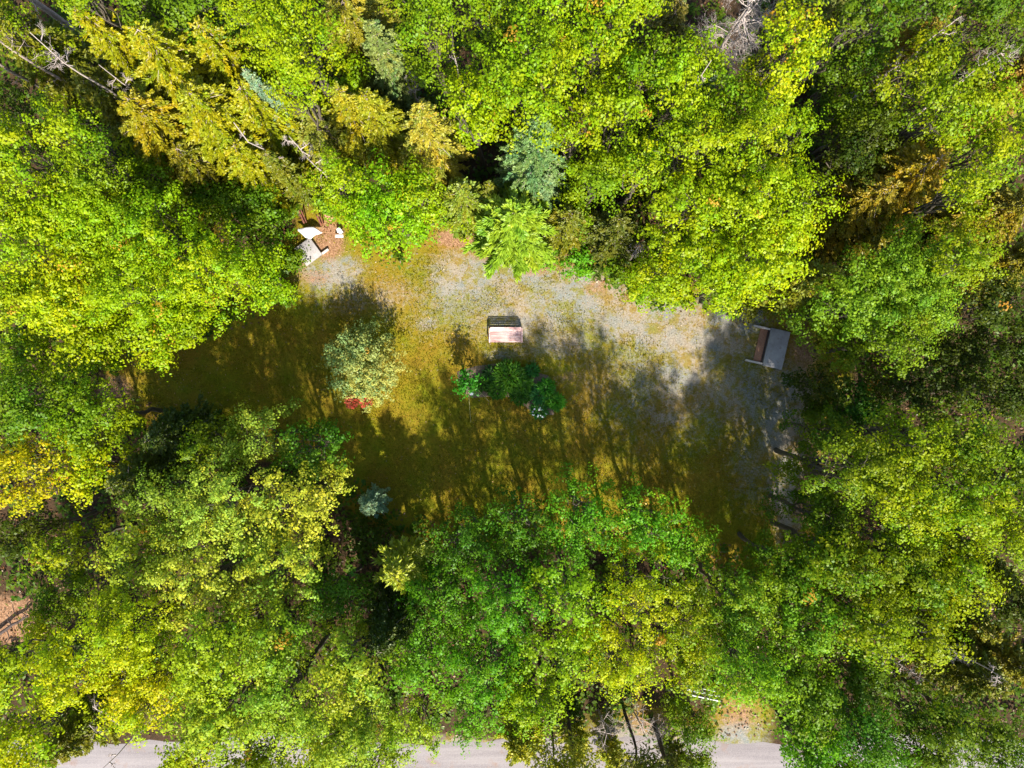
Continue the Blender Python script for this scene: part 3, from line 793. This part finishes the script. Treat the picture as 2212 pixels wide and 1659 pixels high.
dead_tree(215, 1540, 60, 7, "long dead branches lying over the yellowish maples near the road", n=7, thick=1.2)
dead_tree(1380, 1570, 70, 4, "tangle of pale dead brush between the bare trunks by the road", n=13, depth=3, low=.1, name="dead_shrub", zref=.5, thick=.7)
dead_tree(1300, 1560, 50, 3, "smaller tangle of dry brush west of the pale one by the road", n=9, depth=3, low=.1, name="dead_shrub", zref=.5, thick=.7)
dead_tree(1990, 1480, 36, 7, "brown bare twigs over the reddish leaf patch", n=8)
dead_tree(880, 170, 30, 6, "grey twigs in the dark hollow below the grey-green conifer", n=8)
dead_tree(560, 295, 26, 11, "short white twigs among the gold larches", n=6)
dead_tree(1490, 190, 30, 11.5, "bare white twigs poking out of the yellow-green maple", n=4, depth=2)

# bare-stemmed tall trees: only the trunk shows, the crown is beyond the picture's edge
def pole_tree(bx, by, h, label, r=.13, mat=None, crown=None, col=OLIVE, stubs=10):
    loc = P(bx, by, 0)
    t = empty("bare_trunked_tree", loc, label, "tree", "bare-trunked trees")
    tp = bent((0, 0, -.15), (rng.normal() * .2, rng.normal() * .2, h), 10, 0, .006)
    paths = [(tp, r * np.linspace(1.1, .35, 10))]
    for i in range(stubs):
        f = rng.uniform(.15, .8); a = rng.uniform(0, 2 * pi); s = tp[0] * (1 - f) + tp[-1] * f
        grow(s, (cos(a), sin(a), .1), rng.uniform(.3, .9), r * .16, 1, paths)
    V, F = tubes(paths, 6); mesh_obj("trunk", V, F, mat or M_PALEBARK, t, smooth=True)
    P0 = []; per = 5
    for i in range(60):
        f = rng.uniform(.72, 1); a = rng.uniform(0, 2 * pi); L = (crown or 1.4) * (1.25 - f) * 2 * rng.uniform(.4, 1)
        P0.append(np.array([cos(a) * L, sin(a) * L, f * h]))
    P0 = np.array(P0); u = rng.normal(size=(60, 60, 3)) * np.array([.3, .3, .14])
    lp = (P0[:, None] + u).reshape(-1, 3); V, F = leaves(lp, rng.normal(size=lp.shape) * .5 + (0, 0, .7), .14, .45)
    mesh_obj("crown", V, F, M_NEEDLE, t, attrs={"leaf_tone": rng.random(len(F)), "twig_tone": rng.uniform(.2, .9, len(F))}, color=col)
    return t
pole_tree(200, 105, 16, "thick bare pinkish trunk leaning out to the top left corner", .17)
pole_tree(160, 238, 15, "thin bare trunk rising towards the left edge", .09)
pole_tree(245, 245, 12.5, "thin bare trunk below the bleached branches, near the gold larches", .09, crown=1.2)
pole_tree(1224, 1529, 9.5, "black-stemmed larch, westernmost of those by the road", .10, M_DARKBARK, 1.5, GOLD, 6)
pole_tree(1183, 1522, 8.5, "thin black-stemmed larch north of the road, beside the westernmost", .08, M_DARKBARK, 1.4, GOLD, 6)
pole_tree(1347, 1526, 8, "slender dark trunk amid the pale brush by the road", .09, M_DARKBARK, 1.0, OLIVE, 6)
pole_tree(1404, 1550, 9, "dark slanting trunk east of the pale brush by the road", .13, M_DARKBARK, 1.3, OLIVE, 6)
for px, py, r, h, lab in [(1130, 1600, 50, 4, "gold-leaved young larch at the bottom edge beside the bright road strip"), (1240, 1605, 42, 3.5, "gold-leaved young larch at the bottom edge, second along the road"), (1320, 1640, 38, 3, "gold-leaved young larch at the bottom edge, third along the road"), (1460, 1635, 34, 3, "olive young larch at the bottom edge near the pale path")]:
    conifer(px, py, r, h, GOLD if 'gold' in lab else OLIVE, lab, name="young_larch", group="young larches by the road", droop=.05, bark=M_DARKBARK)

# ------------------------------------------------------------------ things
M_BENCH = solid_material("bench_wood", (.46, .20, .18), (.84, .62, .58), 1, .55, (1.2, 22, 22), .25)
M_TIMBER = solid_material("pale_timber", (.50, .42, .36), (.72, .64, .56), 5, .8, (2, 12, 12), .3)
M_SLAB = solid_material("slab_concrete", (.27, .245, .24), (.42, .39, .38), 2.2, .85, None, .25, (.30, .26, .24))
M_RUST = solid_material("rusty_steel", (.10, .035, .02), (.26, .09, .05), 7, .8)
M_TERRA = solid_material("terracotta", (.42, .16, .09), (.60, .27, .17), 6, .85)
M_WHITE = solid_material("white_sheet", (.78, .78, .80), (.86, .86, .88), 3, .5, None, .1)
M_WPAINT = solid_material("white_paint", (.66, .64, .62), (.80, .79, .77), 6, .6, None, .1)
M_SAND = solid_material("reddish_sand", (.30, .13, .08), (.46, .24, .15), 16, .95, None, .8, (.16, .12, .03))
M_ROPE = solid_material("cord", (.30, .26, .10), (.42, .38, .18), 20, .9)
M_STONE = solid_material("stone", (.34, .38, .40), (.62, .66, .68), 8, .8)
M_MULCH = solid_material("mulch", (.12, .075, .045), (.25, .18, .11), 14, .95, None, 1.0, (.30, .21, .17))
M_PETAL = solid_material("petal", (.75, .78, .75), (.86, .88, .84), 8, .6, None, 0)

def box_v(cx, cy, cz, sx, sy, sz, b=.006):
    """box with chamfered vertical and top edges"""
    hx, hy, hz = sx / 2, sy / 2, sz / 2; b = min(b, hx * .4, hy * .4, hz * .4)
    ring = lambda ex, ey, z: [(-ex + b, -ey, z), (ex - b, -ey, z), (ex, -ey + b, z), (ex, ey - b, z), (ex - b, ey, z), (-ex + b, ey, z), (-ex, ey - b, z), (-ex, -ey + b, z)]
    V = ring(hx - b, hy - b, -hz) + ring(hx, hy, -hz + b) + ring(hx, hy, hz - b) + ring(hx - b, hy - b, hz)
    F4 = [(r * 8 + i, r * 8 + (i + 1) % 8, (r + 1) * 8 + (i + 1) % 8, (r + 1) * 8 + i) for r in range(3) for i in range(8)]
    F8 = [tuple(range(7, -1, -1)), tuple(range(24, 32))]
    return np.array(V, float) + (cx, cy, cz), np.array(F4), np.array(F8)

def boxes(name, items, mat, parent=None, rot=None):
    Vs, A, B, o = [], [], [], 0
    for it in items:
        r = it[6] if len(it) > 6 else None
        V, f4, f8 = box_v(0, 0, 0, *it[3:6])
        if r is not None:
            rx_, rz_ = r
            V = V @ np.array([[1, 0, 0], [0, cos(rx_), sin(rx_)], [0, -sin(rx_), cos(rx_)]])
            V = V @ np.array([[cos(rz_), sin(rz_), 0], [-sin(rz_), cos(rz_), 0], [0, 0, 1]])
        V = V + np.array(it[:3])
        Vs.append(V); A.append(f4 + o); B.append(f8 + o); o += len(V)
    return mesh_obj(name, np.concatenate(Vs), [np.concatenate(A), np.concatenate(B)], mat, parent)

# bench: reddish slatted seat and back, flat arms, four legs
bp = P(1092.5, 723.5, .45); bench = empty("park_bench", (bp[0], bp[1], 0), "reddish-pink slatted wooden bench standing alone in the middle of the clearing", "bench")
def slats(y0, y1, z0, z1, n, length, tilt):
    out = []
    for i in range(n):
        f = (i + .5) / n; wd = math.hypot(y1 - y0, z1 - z0) / n * .86
        out.append((0, y0 + (y1 - y0) * f, z0 + (z1 - z0) * f, length, wd, .022, (tilt, 0)))
    return out
boxes("seat", slats(-.39, .16, .44, .42, 8, 1.62, -.03), M_BENCH, bench)
boxes("backrest", slats(.17, .40, .44, .66, 5, 1.62, radians(44)), M_BENCH, bench)
for s in (-1, 1):
    boxes("armrest", [(s * .86, -.03, .56, .075, .76, .035)], M_BENCH, bench)
    boxes("leg", [(s * .86, -.36, .27, .06, .07, .54)], M_BENCH, bench)
    boxes("leg", [(s * .86, .32, .27, .06, .07, .54)], M_BENCH, bench)
    boxes("side_frame", [(s * .80, -.08, .38, .05, .56, .06), (s * .80, .285, .53, .05, .05, .30, (radians(-46), 0))], M_BENCH, bench)

def platform(corner_in_top, corner_in_bot, side, label, depth, rails, relief):
    """stone slab beside a small pit; the two inner corners give its long edge"""
    a = P(*corner_in_top, .22)[:2]; b = P(*corner_in_bot, .22)[:2]
    L = np.linalg.norm(a - b); mid = (a + b) / 2
    ang = math.atan2(*(a - b)[::-1]) - pi / 2        # local +y runs along the edge
    t = empty("slab_platform", (mid[0], mid[1], 0), label, "platform", "pitching platforms at the ends of the clearing", ang)
    boxes("slab", [(side * depth / 2, 0, .11, depth, L, .22)], M_SLAB, t)
    if relief: boxes("shade_strip", [(-side * .075, 0, .05, .05, L * .97, .10)], M_DARKBARK, t)  # dark strip stands in for the shade between pit and slab
    V, f4, f8 = box_v(-side * .30, 0, .012, .40, L * .86, .024, .01)
    if relief: mesh_obj("pit", V, [f4, f8], M_SAND, t)
    rl = 1 if relief else .45
    for s in rails:
        boxes("side_rail", [(-side * (.02 + .46 * rl), s * L * .46, .09, .92 * rl, .10, .18)], M_TIMBER, t)
    return t
platform((1667, 708), (1648, 789), 1, "grey slab with two pale timber rails at the east end of the clearing", 1.04, (-1, 1), 1)
platform((669, 513), (695, 549), -1, "weathered slab half hidden under branches at the west end of the clearing", 1.04, (-1,), 0)

# white sheet draped near the west slab
def sheet(name, pts, z0, label, cat, amp=.07):
    pts = np.array([P(*p, z0)[:2] for p in pts]); c = pts.mean(0)
    n = len(pts); rings = 7; V = [[0, 0, .10]]
    for r in range(1, rings + 1):
        f = r / rings
        for i in range(n * 3):
            q = i / 3; k = int(q) % n; fr = q - int(q)
            p = (pts[k] * (1 - fr) + pts[(k + 1) % n] * fr - c) * f
            V.append([p[0], p[1], .05 + amp * (sin(p[0] * 9 + p[1] * 5) + .6 * sin(p[1] * 14 - p[0] * 4)) * (1 - f * .4) + (.05 if r < rings else 0)])
    V = np.array(V); m = n * 3
    F3 = [(0, 1 + i, 1 + (i + 1) % m) for i in range(m)]
    F4 = [(1 + (r - 1) * m + i, 1 + r * m + i, 1 + r * m + (i + 1) % m, 1 + (r - 1) * m + (i + 1) % m) for r in range(1, rings) for i in range(m)]
    o = mesh_obj(name, V, [np.array(F3), np.array(F4)], M_WHITE, smooth=True); o.location = (c[0], c[1], z0)
    md = o.modifiers.new("thick", 'SOLIDIFY'); md.thickness = .012
    return put(o, label, cat)
sheet("tarp", [(641, 496), (660, 491), (679, 490), (687, 496), (697, 503), (683, 508), (672, 516), (661, 514), (653, 506)], .42, "crumpled bright white tarp spread above the west slab", "tarp")
sheet("cloth", [(727, 495), (733, 491), (739, 497), (742, 503), (735, 505), (729, 502)], .25, "white cloth among the leaves east of the west slab, above a white plank", "cloth", .05)
pp = P(733, 510, .3); o = boxes("plank", [(0, 0, 0, .42, .16, .05)], M_WPAINT); o.location = (pp[0], pp[1], .3); put(o, "short white plank lying just below the white cloth", "plank")
for (x0, y0, x1, y1, lab) in ((642, 448, 657, 482, "long rusty beam leaning behind the white tarp"), (684, 464, 694, 487, "short rusty beam standing between the tarp and the terracotta box"), ):
    a = P(x0, y0, .9); b = P(x1, y1, .12)
    V, F = tubes([(bent(a, b, 5, 0, .004), np.full(5, .06))], 4)
    V2, F2 = tubes([(bent(a + (.13, .02, 0), b + (.13, .02, 0), 5, 0, .004), np.full(5, .035))], 4)
    o = mesh_obj("beam", np.concatenate([V, V2]), np.concatenate([F, F2 + len(V)]), M_RUST); put(o, lab, "beam", "rusty beams by the west slab")
pb = P(711, 467, .5); bx_ = empty("storage_box", (pb[0], pb[1], 0), "small terracotta box with a pitched lid half hidden by lime leaves", "box", rz=radians(-25))
boxes("body", [(0, 0, .22, .44, .34, .44)], M_TERRA, bx_)
boxes("lid", [(0, -.10, .50, .50, .24, .03, (radians(28), 0)), (0, .105, .50, .50, .24, .03, (radians(-28), 0))], M_TERRA, bx_)

# white rail fence by the road
fa, fb = P(1490, 1494, 1.0), P(1552, 1507, 1.0)
fm = (fa + fb) / 2; fl = np.linalg.norm(fb - fa) + .2; fr_ = math.atan2(fb[1] - fa[1], fb[0] - fa[0])
fence = empty("rail_fence", (fm[0], fm[1], 0), "short white rail fence beneath the trees north of the road", "fence", rz=fr_)
for k, (zz, yy) in enumerate(((1.05, -.14), (.8, .0), (.55, .14))): boxes("rail", [(0, yy, zz, fl, .05, .09)], M_WPAINT, fence)
for s in (-1, 0, 1): boxes("post", [(s * fl * .46, .08, .5, .08, .08, 1.0)], M_WPAINT, fence)

# fallen dark branch on the orange earth
a = P(-12, 1375, .3); b = P(60, 1330, .5); paths = [(bent(a, b, 7, 0, .02), np.linspace(.10, .05, 7))]
for f, dx, dy in ((.35, .25, -.9), (.5, -.2, .7), (.7, .5, -.6), (.8, .4, .5)):
    s = a + (b - a) * f; paths.append((bent(s, s + (dx, dy, .15), 5, 0, .05), np.linspace(.035, .012, 5)))
V, F = tubes(paths, 6); o = mesh_obj("fallen_branch", V, F, M_DARKBARK, smooth=True); put(o, "dark forked branch lying over the orange earth at the left edge", "branch")

# garden bed: mulch, shrubs, flowers, stones, staked cords
bed = np.array([(975, 800), (1010, 782), (1060, 775), (1110, 783), (1165, 795), (1200, 805), (1218, 840), (1222, 880), (1200, 900), (1160, 905), (1140, 885), (1110, 862), (1060, 858), (1010, 862), (980, 848)], float)
bw = np.array([P(*p)[:2] for p in bed]); bw = bw.mean(0) + (bw - bw.mean(0)) * .9 * rng.uniform(.9, 1.06, (len(bw), 1)); cen = bw.mean(0)
m_ = len(bw); V = []
for f, zz in ((1, .02), (.93, .085), (.6, .12), (.25, .13)):
    jit = rng.normal(size=(m_, 2)) * .03
    for p, j in zip(bw, jit): q = cen + (p - cen) * f + j; V.append([q[0], q[1], zz + rng.normal() * .012])
V.append([*cen, .13]); F4 = [(r * m_ + i, r * m_ + (i + 1) % m_, (r + 1) * m_ + (i + 1) % m_, (r + 1) * m_ + i) for r in range(3) for i in range(m_)]
F3 = [(3 * m_ + i, 3 * m_ + (i + 1) % m_, 4 * m_) for i in range(m_)]
o = mesh_obj("garden_bed", np.array(V), [np.array(F4), np.array(F3)], M_MULCH, smooth=True); put(o, "curved bed of brown mulch in the middle of the lawn", "garden bed")

def plant(px, py, rpx, h, col, label, n=260, blade=.30, name="garden_plant"):
    p = P(px, py, h * .6); t = empty(name, (p[0], p[1], .08), label, "plant", "plants of the garden bed")
    rpx *= .86; R = rpx * S
    k = n; a = rng.uniform(0, 2 * pi, k); rr = np.sqrt(rng.random(k)) * R * .85
    p0 = np.stack([rr * np.cos(a), rr * np.sin(a), h * (1 - .5 * (rr / R) ** 2) * rng.uniform(.35, 1, k)], 1)
    D = np.stack([np.cos(a), np.sin(a), np.zeros(k)], 1) * rng.uniform(.4, 1, (k, 1)) + rng.normal(size=(k, 3)) * .5; D[:, 2] = np.abs(D[:, 2]) * .5
    D /= np.linalg.norm(D, axis=1, keepdims=True); wv = np.cross(D, (0, 0, 1) + rng.normal(size=D.shape) * .3); wv /= np.linalg.norm(wv, axis=1, keepdims=True)
    s_ = blade * rng.uniform(.5, 1.1, (k, 1)); w_ = .035
    V = np.stack([p0, p0 + D * s_ * .5 - wv * w_ + (0, 0, .03), p0 + D * s_ - (0, 0, .02), p0 + D * s_ * .5 + wv * w_ + (0, 0, .03)], 1).reshape(-1, 3)
    F = np.arange(len(V)).reshape(-1, 4)
    mesh_obj("foliage", V, F, M_LEAF, t, attrs={"leaf_tone": rng.random(len(F)), "twig_tone": np.clip(rng.normal(.5, .2, len(F)), 0, .96)}, color=col)
    st = [(bent((0, 0, 0), (cos(q) * R * .4, sin(q) * R * .4, h * .8), 4), np.linspace(.012, .005, 4)) for q in rng.uniform(0, 6.28, 8)]
    V, F = tubes(st, 4); mesh_obj("stems", V, F, M_DARKBARK, t)
    return t
DG = (.06, .16, .008)
for px, py, r, h, col, lab, n in [
 (1100, 812, 40, .9, (.08, .20, .008), "widest dark green plant in the middle of the bed", 900),
 (1075, 840, 26, .6, DG, "dark low plant south-west of the widest one in the bed", 420),
 (1060, 808, 18, .5, (.03, .10, .012), "small dark plant next to the staked tree", 240),
 (1150, 800, 14, .4, (.04, .17, .02), "small plant on the north rim of the bed", 200),
 (1125, 850, 28, .5, DG, "low dark plant along the south rim of the bed", 480),
 (1165, 852, 22, .6, (.035, .16, .03), "dark plant between the widest and the fresh green ones", 360),
 (1180, 838, 20, .8, (.07, .26, .012), "fresh green plant in the eastern half of the bed", 380),
 (1202, 869, 18, .7, (.10, .32, .012), "brightest green plant at the east tip of the bed", 340),
 (1130, 832, 24, .6, (.07, .19, .008), "leafy green plant between the widest plant and the fresh green one", 380),
 (1040, 828, 18, .4, DG, "small green plant linking the staked tree and the widest plant", 200),
 (1188, 858, 18, .6, (.08, .22, .008), "green plant tucked between the fresh green and brightest ones", 260),
 (1165, 885, 20, .4, (.05, .18, .02), "plant with white flower heads at the south tip of the bed", 260)]:
    t = plant(px, py, r, h, col, lab, n)
    if 'white flower' in lab:
        for i in range(14):
            c = np.array([rng.uniform(-.42, .42), rng.uniform(-.4, .1), rng.uniform(.36, .46)])
            q = fib_dirs(9, -.2) * .045 + c; V, F = leaves(q, q - c, .06, .9)
            mesh_obj("flower_head", V, F, M_PETAL, t)
def rock(px, py, r, label, mat=M_STONE):
    import bmesh
    bm = bmesh.new(); bmesh.ops.create_icosphere(bm, subdivisions=2, radius=r)
    for v in bm.verts: v.co *= rng.uniform(.86, 1.12); v.co.z *= .65
    me = bpy.data.meshes.new("stone"); bm.to_mesh(me); bm.free(); me.materials.append(mat)
    o = bpy.data.objects.new("stone", me); C.objects.link(o); p = P(px, py, .6); o.location = (p[0], p[1], .12 + r * .5)
    return put(o, label, "stone", "stones in the garden bed")
for s in [rock(1078, 797, .13, "pale blue stone on the north side of the garden bed"), rock(1099, 827, .11, "whitish stone in the middle of the garden bed"), rock(1018, 850, .12, "bluish stone at the foot of the staked tree")]: pass
for x0, y0, z0, x1, y1, lab in ((1012, 846, .9, 1017, 912, "yellowish guy cord running straight down from the staked tree"), (1029, 838, .9, 1057, 868, "yellowish guy cord slanting south-east from the staked tree")):
    a = P(x0, y0, z0); b = P(x1, y1, .03)
    V, F = tubes([(np.linspace(a, b, 4), np.full(4, .012))], 5); o = mesh_obj("guy_cord", V, F, M_ROPE); put(o, lab, "cord", "guy cords of the staked tree")
# red seedlings below the ornamental tree
for i, (px, py, lab) in enumerate(((760, 868, "red-leaved low plant under the ornamental tree, western one"), (790, 866, "orange-red low plant under the ornamental tree, eastern one"))):
    t = plant(px, py, 18, .35, (.55, .10, .07), lab, 160, .16, "red_plant"); t['group'] = "red plants under the ornamental tree"
